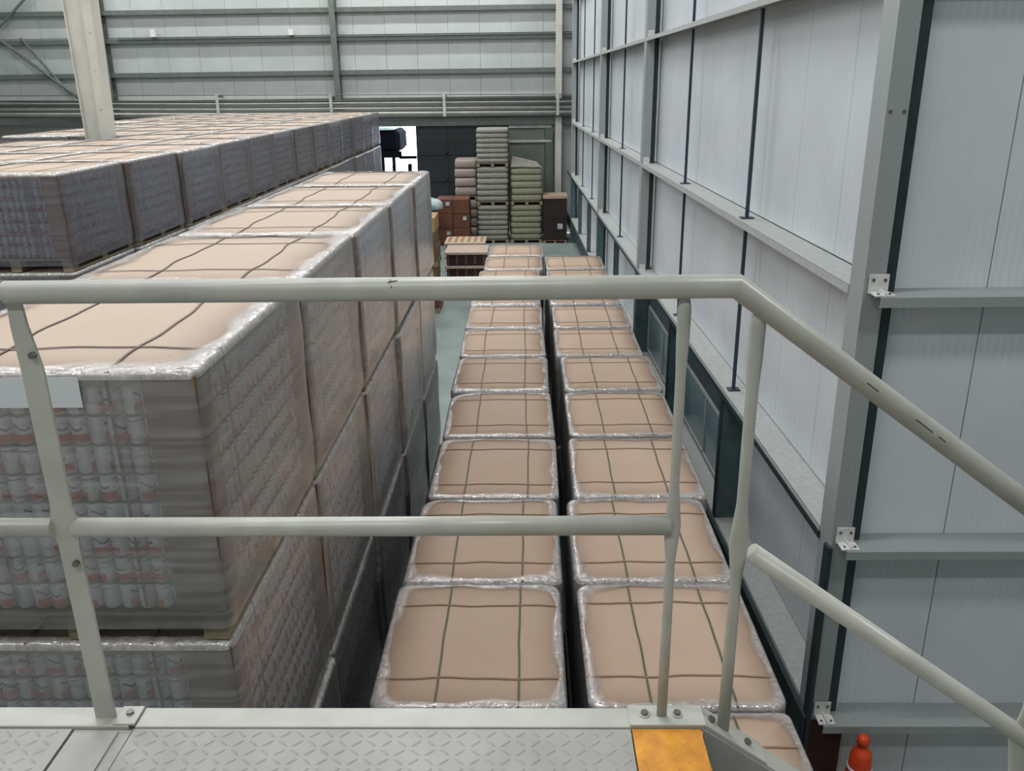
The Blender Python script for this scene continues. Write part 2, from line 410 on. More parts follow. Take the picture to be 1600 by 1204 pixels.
# ---- wall facing the stairs, right of the corner column
wf = bpy.data.objects.new('wall_front', None); C.objects.link(wf); wf.location = (0, 5.33, 0); wf['kind'] = 'structure'
obj('backing', bx(2.45, 9, .1, .16, 0, 12), 'panel_far', wf)
xs = [2.29, 2.90, 3.88, 4.88, 5.88, 6.88, 7.88, 9.0]
for a, b in zip(xs[:-1], xs[1:]):
    obj('wall_panel', bx(a + .004, b - .004, .0, .1, 0, 12), 'panel_front', wf)
for gz in (.85, 2.30, 4.05, 5.95, 7.9):
    bm = bmesh.new()
    box(bm, 2.14, 9, -.25, 0, gz - .006, gz); box(bm, 2.14, 9, -.258, -.25, gz - .062, gz); box(bm, 2.14, 9, -.25, -.235, gz - .062, gz - .056)
    obj('wall_girt', bm, 'galvanised', wf)
    # white cleat folded from the column onto the girt
    bm = bmesh.new()
    box(bm, 2.11, 2.23, -.245, -.14, gz + .002, gz + .012); box(bm, 2.10, 2.22, -.145, -.135, gz + .0, gz + .12)
    box(bm, 2.165, 2.175, -.24, -.14, gz + .012, gz + .03)
    cl = obj('cleat', bm, 'cleat', wf)
    for dx, dy in ((2.135, -.215), (2.205, -.215)): 
        b = obj('bolt', tb([(dx, dy, gz + .012), (dx, dy, gz + .02)], .009, 8), 'bolt_steel', cl)
    for dx in (2.125, 2.195): obj('bolt', tb([(dx, -.152, gz + .085), (dx, -.145, gz + .085)], .01, 8), 'bolt_steel', cl)
for dx in (2.10, 2.18):
    obj('column_bolt', tb([(dx, -.136, 5.12), (dx, -.128, 5.12)], .010, 8), 'bolt_steel', wf)

# ------------------------------------------------------------------ walkway platform, stair and railing
PZ = 3.80
pf = thing('walkway_platform', 'white steel walkway of raised-pattern plate with a yellow painted edge plate', 'platform', (0, 1.7, PZ))
obj('deck_plate', bx(-.985, .246, -2.4, .0, -.008, 0), 'deck_paint', pf)
obj('deck_plate', bx(-2.9, -1.14, -2.4, .0, -.008, 0), 'deck_paint', pf)
obj('joint_beam', bx(-1.135, -.99, -2.4, .0, -.02, -.004), 'deck_paint', pf)
obj('joint_rib', bx(-1.06, -1.02, -2.4, -.01, -.004, .001), 'deck_paint', pf)
obj('safety_plate', bx(.25, .418, -2.4, .0, -.008, .001), 'safety_paint', pf)
obj('edge_strip', bx(-.985, .425, .003, .072, -.012, .004, .002), 'paint', pf)
obj('edge_strip', bx(-2.9, -1.0, .003, .072, -.012, .006, .002), 'paint', pf)
obj('edge_beam', bx(-2.9, .42, -.01, .06, -.20, -.013), 'paint', pf)
for xx in (-2.6, -1.07, .2): obj('bearer', bx(xx - .05, xx + .05, -2.4, -.02, -.2, -.021), 'paint', pf)
for xx in (-2.6, .2): obj('support_post', bx(xx - .06, xx + .06, -2.3, -2.18, -PZ, -.2), 'paint', pf)
for xx in (-2.6, .2): obj('support_post', bx(xx - .05, xx + .05, -.13, -.03, -PZ, -.2), 'paint', pf)
def lugs(x0, x1, y0, y1, m):
    bm = bmesh.new(); p = .036; j = 0; y = y1
    while y > y0:
        i = 0; x = x0
        while x < x1:
            a = math.radians(40 if (i + j) % 2 == 0 else -40)
            L, W, Hh = .0165, .004, .0022
            ca, sa = math.cos(a), math.sin(a)
            def T(u, v, z): return bm.verts.new((x + u * ca - v * sa, y + u * sa + v * ca, z))
            b = [T(-L, 0, 0), T(-L * .4, -W, 0), T(L * .4, -W, 0), T(L, 0, 0), T(L * .4, W, 0), T(-L * .4, W, 0)]
            t = [T(-L * .55, 0, Hh), T(L * .55, 0, Hh)]
            for f in ((b[0], b[1], t[0]), (b[1], b[2], t[1], t[0]), (b[2], b[3], t[1]), (b[3], b[4], t[1]), (b[4], b[5], t[0], t[1]), (b[5], b[0], t[0])): bm.faces.new(f)
            x += p; i += 1
        y -= p * .82; j += 1
    o = obj('tread_lugs', bm, m, pf); o['kind'] = 'stuff'; return o
lugs(-.96, .235, -.45, -.02, 'deck_paint'); lugs(-1.9, -1.16, -.45, -.02, 'deck_paint'); lugs(.265, .41, -.45, -.02, 'safety_paint')

SL = .735
st = thing('staircase', 'white painted steel stair descending to the right beyond the yellow plate', 'stairs', (.43, 1.7, PZ))
def slope_box(bm, x0, x1, y0, y1, dz0, dz1):
    vs = []
    for x in (x0, x1):
        for y in (y0, y1):
            for dz in (dz0, dz1): vs.append(bm.verts.new((x, y, -SL * x + dz)))
    for q in ((0, 1, 3, 2), (4, 6, 7, 5), (0, 4, 5, 1), (2, 3, 7, 6), (0, 2, 6, 4), (1, 5, 7, 3)): bm.faces.new([vs[i] for i in q])
RUN = 3.80 / SL
bm = bmesh.new(); slope_box(bm, 0, RUN - .02, .003, .072, -.012, .004); obj('stringer_flange', bm, 'paint', st)
bm = bmesh.new(); slope_box(bm, -.005, RUN - .35, -.006, .002, -.26, .0); obj('stringer_web', bm, 'deck_paint', st)
bm = bmesh.new(); slope_box(bm, 0, RUN - .35, -1.0, -.992, -.26, .0); obj('stringer_web', bm, 'deck_paint', st)
ns = 19
for k in range(1, ns):
    xx = k * RUN / ns
    obj('tread', bx(xx - .04, xx + .22, -.99, -.008, -3.8 * k / ns - .03, -3.8 * k / ns), 'deck_paint', st)

rl = thing('guard_railing', 'off-white tubular guard railing along the walkway edge and down the stair', 'railing', (0, 1.72, PZ))
rl.location = (0, 1.735, PZ)
ZT, ZM = 1.10, .545
obj('top_rail', tb([(-1.095, 0, ZT), (.432, 0, ZT), (.432 + 2.3, 0, ZT - SL * 2.3)], .0247, 28), 'paint', rl, smooth=False)
obj('top_rail', tb([(-3.0, 0, ZT + .003), (-1.098, 0, ZT + .001)], .0247, 28), 'paint', rl)
obj('mid_rail', tb([(-1.05, 0, ZM), (.322, 0, ZM)], .0225, 24), 'paint', rl)
obj('mid_rail', tb([(-3.0, 0, ZM), (-1.10, 0, ZM)], .0225, 24), 'paint', rl)
obj('mid_rail', tb([(.512, 0, ZM - .070), (1.22, 0, ZM - .055 - SL * .728), (2.6, 0, ZM - .055 - SL * 2.108)], .0225, 24), 'paint', rl)
for o in rl.children:
    for p in o.data.polygons: p.use_smooth = len(p.vertices) == 4
# left post: flat angle section with bolts
bm = bmesh.new()
def taper(bm, pts, t):   # pts: (z, x0, x1) outline of a flat bar in the railing plane
    prev = None
    for z, a, b in pts:
        cur = [bm.verts.new((a, -t / 2, z)), bm.verts.new((b, -t / 2, z)), bm.verts.new((b, t / 2, z)), bm.verts.new((a, t / 2, z))]
        if prev:
            for i in range(4): bm.faces.new((prev[i], prev[(i + 1) % 4], cur[(i + 1) % 4], cur[i]))
        else: bm.faces.new(cur[::-1])
        prev = cur
    bm.faces.new(prev)
taper(bm, [(.0, -1.095, -1.045), (.5, -1.095, -1.047), (ZM, -1.108, -1.04), (.6, -1.095, -1.047), (.93, -1.095, -1.047), (1.03, -1.098, -1.062), (1.085, -1.094, -1.066)], .008)
box(bm, -1.094, -1.087, .0045, .036, 0.001, .95)
pl = obj('post', bm, 'paint', rl)
for zz, xx in ((.965, -1.06), (.455, -1.06)):
    obj('bolt', tb([(xx, -.016, zz), (xx, .004, zz)], .0075, 6), 'bolt_steel', pl)
def post(x, zt, zm, zb, ww=.0145):
    bm = bmesh.new()
    n = []
    for z, ra, rb in ((zb, ww, .006), (zb + .25, ww * .95, .009), (zm - .10, ww * .85, .011), (zm - .04, ww * 1.25, .009), (zm, ww * 1.55, .008), (zm + .04, ww * 1.25, .009), (zm + .10, ww * .85, .011), ((zm + zt) / 2 + .1, ww * .9, .011), (zt - .1, ww * 1.1, .009), (zt - .03, ww * 1.15, .008), (zt, ww * .8, .008)):
        n.append((z, ra, rb))
    tube(bm, [(x, 0, z) for z, _, _ in n], [(ra, rb) for _, ra, rb in n], 14)
    o = obj('post', bm, 'paint', rl)
    for p in o.data.polygons: p.use_smooth = len(p.vertices) == 4
    return o
post(.327, ZT - .018, ZM, .002, .0128)
post(.482, ZT - .018 - SL * .05, ZM - .045, -.035, .0155)
post(1.235, ZT - .018 - SL * .80, ZM - .06 - SL * .745, -.6, .026)
post(1.98, ZT - .018 - SL * 1.55, ZM - .06 - SL * 1.49, -1.14, .024)
# foot plates and bolts
fp = obj('foot_plate', bx(-1.04, -.985, -.03, .035, .0045, .011, .001), 'paint', rl)
obj('bolt', tb([(-1.012, .008, .011), (-1.012, .008, .018)], .010, 6), 'bolt_steel', fp)
bm = bmesh.new(); box(bm, .246, .430, -.033, .037, .0045, .0115)
fp = obj('foot_plate', bm, 'paint', rl)
for xx in (.285, .366):
    obj('washer', tb([(xx, .004, .012), (xx, .004, .0145)], .014, 18), 'paint', fp)
    obj('bolt', tb([(xx, .004, .0145), (xx, .004, .021)], .0095, 6), 'bolt_steel', fp)
bm = bmesh.new(); slope_box(bm, .0, .16, -.033, .037, .0045, .0115)
fp = obj('foot_plate', bm, 'paint', rl, loc=(.43, 0, 0))
for dx in (.02, .115):
    obj('bolt', tb([(dx, .0, -SL * dx + .012), (dx + .004, .0, -SL * dx + .02)], .0095, 6), 'bolt_steel', fp)
for a, b in (((-.287, 1.118), (-.268, 1.121)), ((-.282, 1.122), (-.279, 1.108)), ((.716, 0), (.742, 0)), ((.83, 0), (.87, 0)), ((.885, 0), (.90, 0))):
    ax, bxx = a[0], b[0]
    if a[1]:
        pts = [(ax, -.0247 * math.cos(math.asin(min(.98, (a[1] - ZT) / .0247))) - .0004, a[1]), (bxx, -.0247 * math.cos(math.asin(min(.98, (b[1] - ZT) / .0247))) - .0004, b[1])]
    else:
        pts = [(ax, -.0246, ZT - SL * (ax - .432) + .004), (bxx, -.0246, ZT - SL * (bxx - .432) + .003)]
    obj('paint_chip', tb(pts, .0012, 6), 'chip', rl)

# ------------------------------------------------------------------ pallet parts
def pallet_mesh(w, d, h=.12):
    bm = bmesh.new()
    for i in range(6):
        y0 = -d / 2 + i * (d - .1) / 5; box(bm, -w / 2, w / 2, y0, y0 + .1, h - .02, h)
    for i in range(3):
        x0 = -w / 2 + i * (w - .1) / 2
        box(bm, x0, x0 + .1, -d / 2, d / 2, 0, .018)
        for j in range(3): y0 = -d / 2 + j * (d - .12) / 2; box(bm, x0, x0 + .1, y0, y0 + .12, .018, h - .02)
    me = bpy.data.meshes.new('pallet_base'); bm.to_mesh(me); bm.free(); me.materials.append(M['wood']); return me
def film_mesh(name, w, d, z0, z1, lip, seed, rs=(.05,) * 4, mats=('film_side', 'film_top'), out=.012, crown=0.):
    rr = random.Random(seed); base = densify(rrect(w + out * 2, d + out * 2, [r + out for r in rs], 5), .05)
    bm = bmesh.new(); n = len(base); fl_ = bm.verts.layers.float.new('fold')
    ph = [rr.random() * 6.28 for _ in range(6)]
    def ring(off, z, jit, zj=0.):
        vs = []
        for i, (x, y) in enumerate(base):
            a = math.atan2(y, x)
            cor = abs(x) / (w / 2) * abs(y) / (d / 2)
            o = off * (1 + jit * (math.sin(5 * a + ph[0]) * .3 + math.sin(11 * a + ph[1]) * .15 + max(0, cor - .6) * 1.2))
            sx = x * (1 - o / (w / 2)); sy = y * (1 - o / (d / 2))
            zz = z + zj * (math.sin(23 * a + ph[3]) * .5 + math.sin(47 * a + ph[4]) * .5)
            vs.append(bm.verts.new((sx, sy, zz)))
        return vs
    nz = 5; rings = [ring(.004 * math.sin(k * 2.1 + ph[5]), z0 + (z1 - z0 - .024) * k / nz, 0.) for k in range(nz + 1)]
    fold = [1.] * (nz + 1)
    for off, dz, j, zj, fo in ((.003, -.012, 0, .001, 1.), (.007, -.003, 0, .001, 1.), (.015, .005, .1, .002, .9), (lip * .45, .009, .4, .004, .8), (lip * .8, .008, .7, .003, .45), (lip * 1.15, .005, 1., .001, 0.)):
        rings.append(ring(off, z1 + dz + (crown * off / .3), j, zj)); fold.append(fo)
    for rg, fo in zip(rings, fold):
        for v in rg: v[fl_] = fo
    for i in range(len(rings) - 1):
        for k in range(n):
            f = bm.faces.new((rings[i][k], rings[i][(k + 1) % n], rings[i + 1][(k + 1) % n], rings[i + 1][k]))
            f.material_index = 1 if i >= nz else 0; f.smooth = True
    bmesh.ops.recalc_face_normals(bm, faces=bm.faces)
    me = bpy.data.meshes.new(name); bm.to_mesh(me); bm.free()
    for mm in mats: me.materials.append(M[mm])
    return me
def slab_mesh(name, w, d, z0, z1, rs, m, crown=0.):
    bm = bmesh.new(); base = rrect(w, d, rs, 5); n = len(base)
    a = [bm.verts.new((x, y, z0)) for x, y in base]; b = [bm.verts.new((x, y, z1)) for x, y in base]
    c = [bm.verts.new((x * .55, y * .55, z1 + crown)) for x, y in base]
    for k in range(n):
        bm.faces.new((a[k], a[(k + 1) % n], b[(k + 1) % n], b[k])); f = bm.faces.new((b[k], b[(k + 1) % n], c[(k + 1) % n], c[k])); f.smooth = True
    bm.faces.new(c); bm.faces.new(a[::-1])
    me = bpy.data.meshes.new(name); bm.to_mesh(me); bm.free(); me.materials.append(M[m]); return me
def strap_bm(w, d, z, pos, along, wave, seed, width=.012, drop=.9, crown=0.):
    # a band over the top and down two sides
    rr = random.Random(seed); bm = bmesh.new(); L = d if along == 'y' else w; N = 22; pts = []
    p1, p2 = rr.random() * 6.28, rr.random() * 6.28
    a = L / 2 + .004
    pts.append((-a, 0, z - drop)); pts.append((-a, 0, z - .004))
    for i in range(N + 1):
        t = -L / 2 + L * i / N
        o = wave * (math.sin(3.1 * i / N * PI + p1) * .6 + math.sin(7 * i / N * PI + p2) * .3) * math.sin(PI * i / N) ** .5
        cr = crown * max(0, 1 - max(0, abs(t) / (L / 2) - .55) / .45)
        pts.append((t, o, z + .004 + cr))
    pts.append((a, 0, z - .004)); pts.append((a, 0, z - drop))
    prev = None
    for i, (t, o, zz) in enumerate(pts):
        qs = []
        for s in (-1, 1):
            q = (t, pos + o + s * width / 2, zz) if along == 'x' else (pos + o + s * width / 2, t, zz)
            qs.append(q)
        side = (pts[i][2] < z)
        dx = .002 if side else 0
        out = 1 if t > 0 else -1
        q2 = []
        for q in qs:
            q2.append((q[0] + (out * .0015 if side and along == 'x' else 0), q[1] + (out * .0015 if side and along == 'y' else 0), q[2] + (0 if side else .0015)))
        cur = [bm.verts.new(qs[0]), bm.verts.new(qs[1]), bm.verts.new(q2[1]), bm.verts.new(q2[0])]
        if prev:
            for k in range(4): bm.faces.new((prev[k], prev[(k + 1) % 4], cur[(k + 1) % 4], cur[k]))
        prev = cur
    return bm
def strap_mesh(*a, m='strap_green', **k):
    bm = strap_bm(*a, **k); bmesh.ops.recalc_face_normals(bm, faces=bm.faces)
    me = bpy.data.meshes.new('strap'); bm.to_mesh(me); bm.free(); me.materials.append(M[m]); return me

# ------------------------------------------------------------------ carton pallets in the two rows by the right wall
BW, BD, BH = 1.0, 1.125, 1.15
pal_box = pallet_mesh(.98, 1.10)
VAR = []
for v in range(6):
    rs = [R.choice((.03, .05, .07)) for _ in range(4)]
    if v == 1: rs[1] = .20
    if v == 4: rs[1] = .12
    V = dict(
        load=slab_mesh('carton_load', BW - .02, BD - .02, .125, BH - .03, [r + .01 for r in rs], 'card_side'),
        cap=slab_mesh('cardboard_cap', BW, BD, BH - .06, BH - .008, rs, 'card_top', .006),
        film=film_mesh('stretch_wrap', BW, BD, .05, BH - .006, .05, 11 + v, rs, crown=.004),
        s1=strap_mesh(BW, BD, BH - .006, -.20 + R.uniform(-.03, .03), 'y', .004, v, drop=BH - .15, crown=.004),
        s2=strap_mesh(BW, BD, BH - .006, .25 + R.uniform(-.03, .03), 'y', .004, v + 20, drop=BH - .15, crown=.004),
        s3=strap_mesh(BW, BD, BH - .006, -.34 + R.uniform(-.02, .02), 'x', .012, v + 40, m='strap_brown', drop=BH - .15, crown=.004),
        s4=strap_mesh(BW, BD, BH - .006, .34 + R.uniform(-.02, .02), 'x', .012, v + 60, m='strap_brown', drop=BH - .15, crown=.004),
        film2=film_mesh('stretch_wrap', BW, BD, .05, BH - .006, .1, 31 + v, rs, crown=.004))
    VAR.append(V)
def box_pallet(x, y, z, v, label, group, top=True, dz=0.):
    t = thing('box_pallet', label, 'pallet', (x, y, z), R.uniform(-.012, .012), group)
    V = VAR[v]
    inst('pallet_base', pal_box, t); inst('carton_load', V['load'], t); inst('cardboard_cap', V['cap'], t)
    if top:
        for k in ('s1', 's2', 's3', 's4'): inst('strap', V[k], t)
    inst('stretch_wrap', V['film'], t)
    return t
LY = [2.36, 3.53, 4.70, 5.88, 7.09, 8.30, 9.49, 10.70, 11.95, 13.17, 14.40, 15.62, 16.84]
for col, xl, n in ((0, (-.80, -.82, -.80, -.77, -.775, -.79, -.80, -.81, -.82, -.80, -.74, -.70), 12), (1, (.30, .305, .30, .36, .375, .385, .34, .345, .33, .33, .33, .35), 11)):
    for i in range(n):
        yc = LY[i] + .585
        xc = xl[i] + .5
        row = 'left row' if col == 0 else 'right row beside the wall'
        top_n = i - 1
        v = (i * 2 + col * 3) % 6
        if (col, i) == (0, 4): v = 1
        if v == 1 and (col, i) != (0, 4): v = 2
        where = 'nearest the walkway' if i == 0 else ('%s from the walkway' % ORD[i])
        if i == n - 1: where = 'farthest from the walkway'
        if col == 1 and i == 10: where = 'farthest from the walkway'
        lab = 'brown-topped pallet, upper tier, %s, %s' % (where, 'left aisle row' if col == 0 else 'row beside right wall')
        low = lab.replace('upper tier', 'bottom tier')
        box_pallet(xc + R.uniform(-.01, .01), yc, 0, (v + 1) % 6, low, 'bottom-tier carton pallets in the aisle rows', False)
        box_pallet(xc, yc, BH + .008, v, lab, 'carton pallets in the two aisle rows')

# ------------------------------------------------------------------ can pallets
def can_ring_mesh(n=10, r=.0325, h=.115, du=0., bm=None, ox=0., oy=0., oz=0., half=None):
    own = bm is None
    if own: bm = bmesh.new()
    uvl = bm.loops.layers.uv.get('uv') or bm.loops.layers.uv.new('uv')
    prof = ((.78, 0.), (1., .06), (1., .90), (.8, 1.))
    rings = [[bm.verts.new((ox + r * q * math.cos(2 * PI * k / n), oy + r * q * math.sin(2 * PI * k / n), oz + h * z)) for k in range(n)] for q, z in prof]
    ks = range(n)
    if half is not None:
        ks = [k for k in range(n) if math.cos(2 * PI * (k + .5) / n - half) > -.3]
    for i in range(3):
        for k in ks:
            f = bm.faces.new((rings[i][k], rings[i][(k + 1) % n], rings[i + 1][(k + 1) % n], rings[i + 1][k])); f.smooth = True
            for l, (uu, vv) in zip(f.loops, ((k, i), (k + 1, i), (k + 1, i + 1), (k, i + 1))):
                l[uvl].uv = (uu / n + du, prof[vv][1])
    if half is None:
        f = bm.faces.new(rings[-1]); 
        for l in f.loops: l[uvl].uv = (0, .97)
    if own:
        me = bpy.data.meshes.new('can'); bm.to_mesh(me); bm.free(); me.materials.append(M['can_print']); return me
CANS = [can_ring_mesh(12, .032, .112, k / 7) for k in range(7)]
CANS_P = []
for c in CANS:
    q = c.copy(); q.materials[0] = M['can_print_purple']; CANS_P.append(q)
def can_load_mesh(w, d, z0, nl, ph, front, m, seed, corner=.13, r=.0325):
    rr = random.Random(seed); bm = bmesh.new(); bm.loops.layers.uv.new('uv')
    nx = int((w - .04) / .066); ny = int((d - .04) / .066)
    for L in range(nl):
        z = z0 + L * ph
        for k in range(ny):
            y = -d / 2 + .045 + k * (d - .09) / (ny - 1)
            if abs(y) > d / 2 - corner: continue
            can_ring_mesh(6, r, ph - .004, rr.choice((.6, .66, .7, .62, .64, .68, .58, .72, .1)) , bm, w / 2 - .04, y, z, 0.)
        if front:
            for k in range(nx):
                x = -w / 2 + .045 + k * (w - .09) / (nx - 1)
                can_ring_mesh(6, r, ph - .004, rr.random(), bm, x, -d / 2 + .04, z, -PI / 2)
    for v in [v for v in bm.verts if not v.link_faces]: bm.verts.remove(v)
    me = bpy.data.meshes.new('can_rows'); bm.to_mesh(me); bm.free(); me.materials.append(M[m]); return me
def angle_mesh(z0, z1, a=.19, b=.14, t=.004):
    bm = bmesh.new(); box(bm, -a, 0, 0, t, z0, z1); box(bm, -t, 0, 0, b, z0, z1)
    me = bpy.data.meshes.new('corner_board'); bm.to_mesh(me); bm.free(); me.materials.append(M['corner_board']); return me
def mesh_of(bm, name, m):
    me = bpy.data.meshes.new(name); bmesh.ops.recalc_face_normals(bm, faces=bm.faces); bm.to_mesh(me); bm.free(); me.materials.append(M[m]); return me

class CanKit:
    def __init__(s, w, d, h, nl, m, films, capm, ph, seed, strapm='strap_dark', lip=.085, corner=(.19, .14)):
        s.w, s.d, s.h, s.nl, s.ph, s.m = w, d, h, nl, ph, m
        s.z0 = .135
        s.pal = pallet_mesh(w - .02, d - .02, .13)
        s.core = mesh_of(bx(-w / 2 + .075, w / 2 - .075, -d / 2 + .075, d / 2 - .075, .13, h - .035), 'blocker_core', 'core_dark')  # solid dark core, added to block light behind the outer cans
        s.side = can_load_mesh(w, d, s.z0, nl, ph, False, m, seed)
        s.full = can_load_mesh(w, d, s.z0, nl, ph, True, m, seed)
        s.pad = mesh_of(bx(-w / 2 + .012, w / 2 - .008, -d / 2 + .012, d / 2 - .012, -.003, .0), 'layer_pad', 'layer_pad')
        s.cap = slab_mesh('cardboard_cap', w, d, h - .055, h - .008, (.03,) * 4, capm, .008)
        s.ang = angle_mesh(.135, h - .02, *corner)
        s.films = [film_mesh('stretch_wrap', w, d, .06, h - .004, lip, seed + k, (.03,) * 4, films, crown=.005) for k in range(3)]
        s.straps = [strap_mesh(w, d, h - .006, p, 'y', .02, seed + k, m=strapm, drop=h - .16, crown=.005, width=.011) for k, p in enumerate((-w * .18, w * .24))]
        s.straps += [strap_mesh(w, d, h - .006, p, 'x', .02, seed + 9 + k, m=strapm, drop=h - .16, crown=.005, width=.011) for k, p in enumerate((-d * .3, d * .27))]
    def make(s, x, y, z, label, group, top=True, front=False, single=False, pads=False, straps=True, v=0, rot=0., name='can_pallet'):
        t = thing(name, label, 'pallet', (x, y, z), rot, group)
        inst('pallet_base', s.pal, t); inst('inner_blocker', s.core, t)
        rows = inst('can_rows', s.full if (front and not single) else s.side, t); rows['kind'] = 'stuff'
        w, d = s.w, s.d
        if single:
            cans = CANS if s.m == 'can_print' else CANS_P
            nx = int((w - .04) / .066)
            for L in range(s.nl):
                for k in range(nx):
                    xx = -w / 2 + .045 + k * (w - .09) / (nx - 1)
                    c = inst('can', R.choice(cans), t, (xx, -d / 2 + .042, s.z0 + L * s.ph), R.choice((0, 0, .25, .6, 1.9, 3.2, -.4)))
        if pads:
            for L in range(1, s.nl): inst('layer_pad', s.pad, t, (0, 0, s.z0 + L * s.ph - .001))
        for sx, sy, rz in ((1, -1, 0), (1, 1, PI / 2), (-1, 1, PI), (-1, -1, -PI / 2)):
            me = s.ang
            inst('corner_board', me, t, (sx * (w / 2 + .001), sy * (d / 2 + .001), 0), rz)
        inst('cardboard_cap', s.cap, t)
        if straps:
            for k in range(4): inst('strap', s.straps[k], t)
        inst('stretch_wrap', s.films[v % 3], t)
        return t
near = CanKit(1.17, 1.378, 1.09, 8, 'can_print', ('film_side', 'film_top'), 'card_pale', .113, 100)
NY = [2.74, 4.15, 5.56, 6.97, 8.38]
for i, y0 in enumerate(NY):
    xr = -1.14 + (.0, .0, .015, .03, .05)[i]
    for tier in range(4):
        z = 1.10 * tier
        tn = ('bottom', 'second', 'third', 'top')[tier]
        wh = 'front of the near can stack' if i == 0 else '%s in the near can stack' % ORD[i]
        pos = ('at the front end' if i == 0 else ('at the far end' if i == 4 else '%s from its front' % ORD[i]))
        lab = 'white can pallet, %s tier of the tall near stack, %s' % (tn, pos)
        near.make(xr - .585 + (R.uniform(-.012, .012) if tier < 3 else 0), y0 + .69, z, lab, 'can pallets of the tall near stack', single=(i == 0 and tier >= 2), front=(i == 0), pads=(i == 0 and tier >= 2), straps=tier >= 2, v=i + tier)
# loose white label sheet behind the film of the front pallet
nt_ = [o for o in bpy.data.objects if o.get('label', '').startswith('white can pallet, top tier of the tall near stack, at the front')][0]
obj('label_sheet', bx(-.45, .19, -.7055, -.704, .965, 1.075), 'label', nt_)
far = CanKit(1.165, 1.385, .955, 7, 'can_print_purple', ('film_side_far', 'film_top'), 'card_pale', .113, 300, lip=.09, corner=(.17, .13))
DXJ = [-.05, .0, .05] + [R.uniform(.02, .06) for _ in range(10)]
FX = [-4.45 - 1.2 * k for k in range(5)]
for k in range(5):
    for j in range(13):
        dxj = DXJ[j]
        y0 = 8.3 + 1.42 * j
        if k >= 3 and y0 < 15.2: continue
        if k == 4 and y0 < 21: continue
        if k == 2 and 13.6 < y0 < 14.6: continue
        rz = R.uniform(-.004, .004)
        for tier in range(5):
            topt = tier == 4
            if k == 0: cn_ = 'aisle row'
            else: cn_ = '%s row from aisle' % ORD[k]
            lab = 'grey can pallet, big left stack, %s tier, %s, %s from front' % (('bottom', 'second', 'third', 'fourth', 'top')[tier], cn_, ORD[j])
            pt_ = far.make(FX[k] - .585 + dxj, y0 + .70, .897 * tier, lab, 'can pallets of the big left stack', front=(j == 0), single=(topt and j == 0 and k < 2), straps=topt, v=j + k, rot=rz if topt else 0.)
            if not topt: pt_.scale = (1, 1, .928)

# ------------------------------------------------------------------ cream tapered portal pillar
bm = bmesh.new()
def tap(bm, x0, x1, X0, X1, y0, y1, z0, z1):
    vs = [bm.verts.new(p) for p in ((x0, y0, z0), (x1, y0, z0), (x1, y1, z0), (x0, y1, z0), (X0, y0, z1), (X1, y0, z1), (X1, y1, z1), (X0, y1, z1))]
    for q in ((3, 2, 1, 0), (4, 5, 6, 7), (0, 1, 5, 4), (1, 2, 6, 5), (2, 3, 7, 6), (3, 0, 4, 7)): bm.faces.new([vs[i] for i in q])
px = -7.26
tap(bm, px, px + .02, px - .02, px, 14.5, 14.8, 0, 12)
tap(bm, px + .22, px + .24, px + .58, px + .60, 14.5, 14.8, 0, 12)
tap(bm, px + .02, px + .22, px, px + .58, 14.56, 14.58, 0, 12)
tap(bm, px + .15, px + .22, px + .40, px + .58, 14.50, 14.53, 0, 12)
pil = tag(obj('steel_pillar', bm, 'pillar'), 'cream tapered steel pillar rising out of the big left stack of can pallets', 'pillar')
for z in (5.0, 5.6, 6.15, 6.7): obj('bolt', tb([(px + .19 + .028 * z, 14.49, z), (px + .19 + .028 * z, 14.50, z)], .018, 8), 'pillar', pil)
obj('base_plate', bx(px - .05, px + .29, 14.4, 14.9, 0.001, .03), 'pillar', pil)

# ------------------------------------------------------------------ goods at the far end
pal_s = pallet_mesh(1.08, 1.0, .12)
def pillow(w, d, h, seed, m):
    rr = random.Random(seed); bm = bmesh.new()
    n = 28; rings = []
    for z, s in ((0, .95), (h * .2, .995), (h * .5, 1.01), (h * .8, .99), (h, .95)):
        ring = []
        for k in range(n):
            a = 2 * PI * k / n; c, s_ = math.cos(a), math.sin(a)
            e = .22
            x = w / 2 * s * math.copysign(abs(c) ** e, c); y = d / 2 * s * math.copysign(abs(s_) ** e, s_)
            ring.append(bm.verts.new((x * (1 + .012 * rr.uniform(-1, 1)), y * (1 + .012 * rr.uniform(-1, 1)), z + .006 * rr.uniform(-1, 1))))
        rings.append(ring)
    for i in range(len(rings) - 1):
        for k in range(n): f = bm.faces.new((rings[i][k], rings[i][(k + 1) % n], rings[i + 1][(k + 1) % n], rings[i + 1][k])); f.smooth = True
    bm.faces.new(rings[-1]); bm.faces.new(rings[0][::-1])
    return mesh_of(bm, 'bundle', m)
SK = {m: [pillow(1.08, 1.0, 1., s, m) for s in range(3)] for m in ('sack_grey', 'sack_olive', 'sack_pink')}
def sack_pallet(x, y, z, H, n, m, label, top_h=None, w=1.):
    t = thing('sack_pallet', label, 'pallet', (x, y, z), 0, 'stacks of wrapped bundles before the far doors')
    inst('pallet_base', pal_s, t).scale = (w, 1, 1)
    hh = (H - .125) / n
    for k in range(n):
        o = inst('bundle', SK[m][k % 3], t, (R.uniform(-.012, .012), R.uniform(-.012, .012), .122 + k * hh)); o.scale = (w, 1, hh * .97)
    return t
sack_pallet(-1.19, 30.5, 0, 1.32, 7, 'sack_grey', 'grey bundle pallet at the bottom of the three-high stack by the far doors')
sack_pallet(-1.18, 30.5, 1.32, 1.30, 6, 'sack_grey', 'grey bundle pallet in the middle of the three-high stack by the far doors')
sack_pallet(-1.17, 30.5, 2.62, 1.27, 7, 'sack_grey', 'grey bundle pallet at the top of the three-high stack by the far doors')
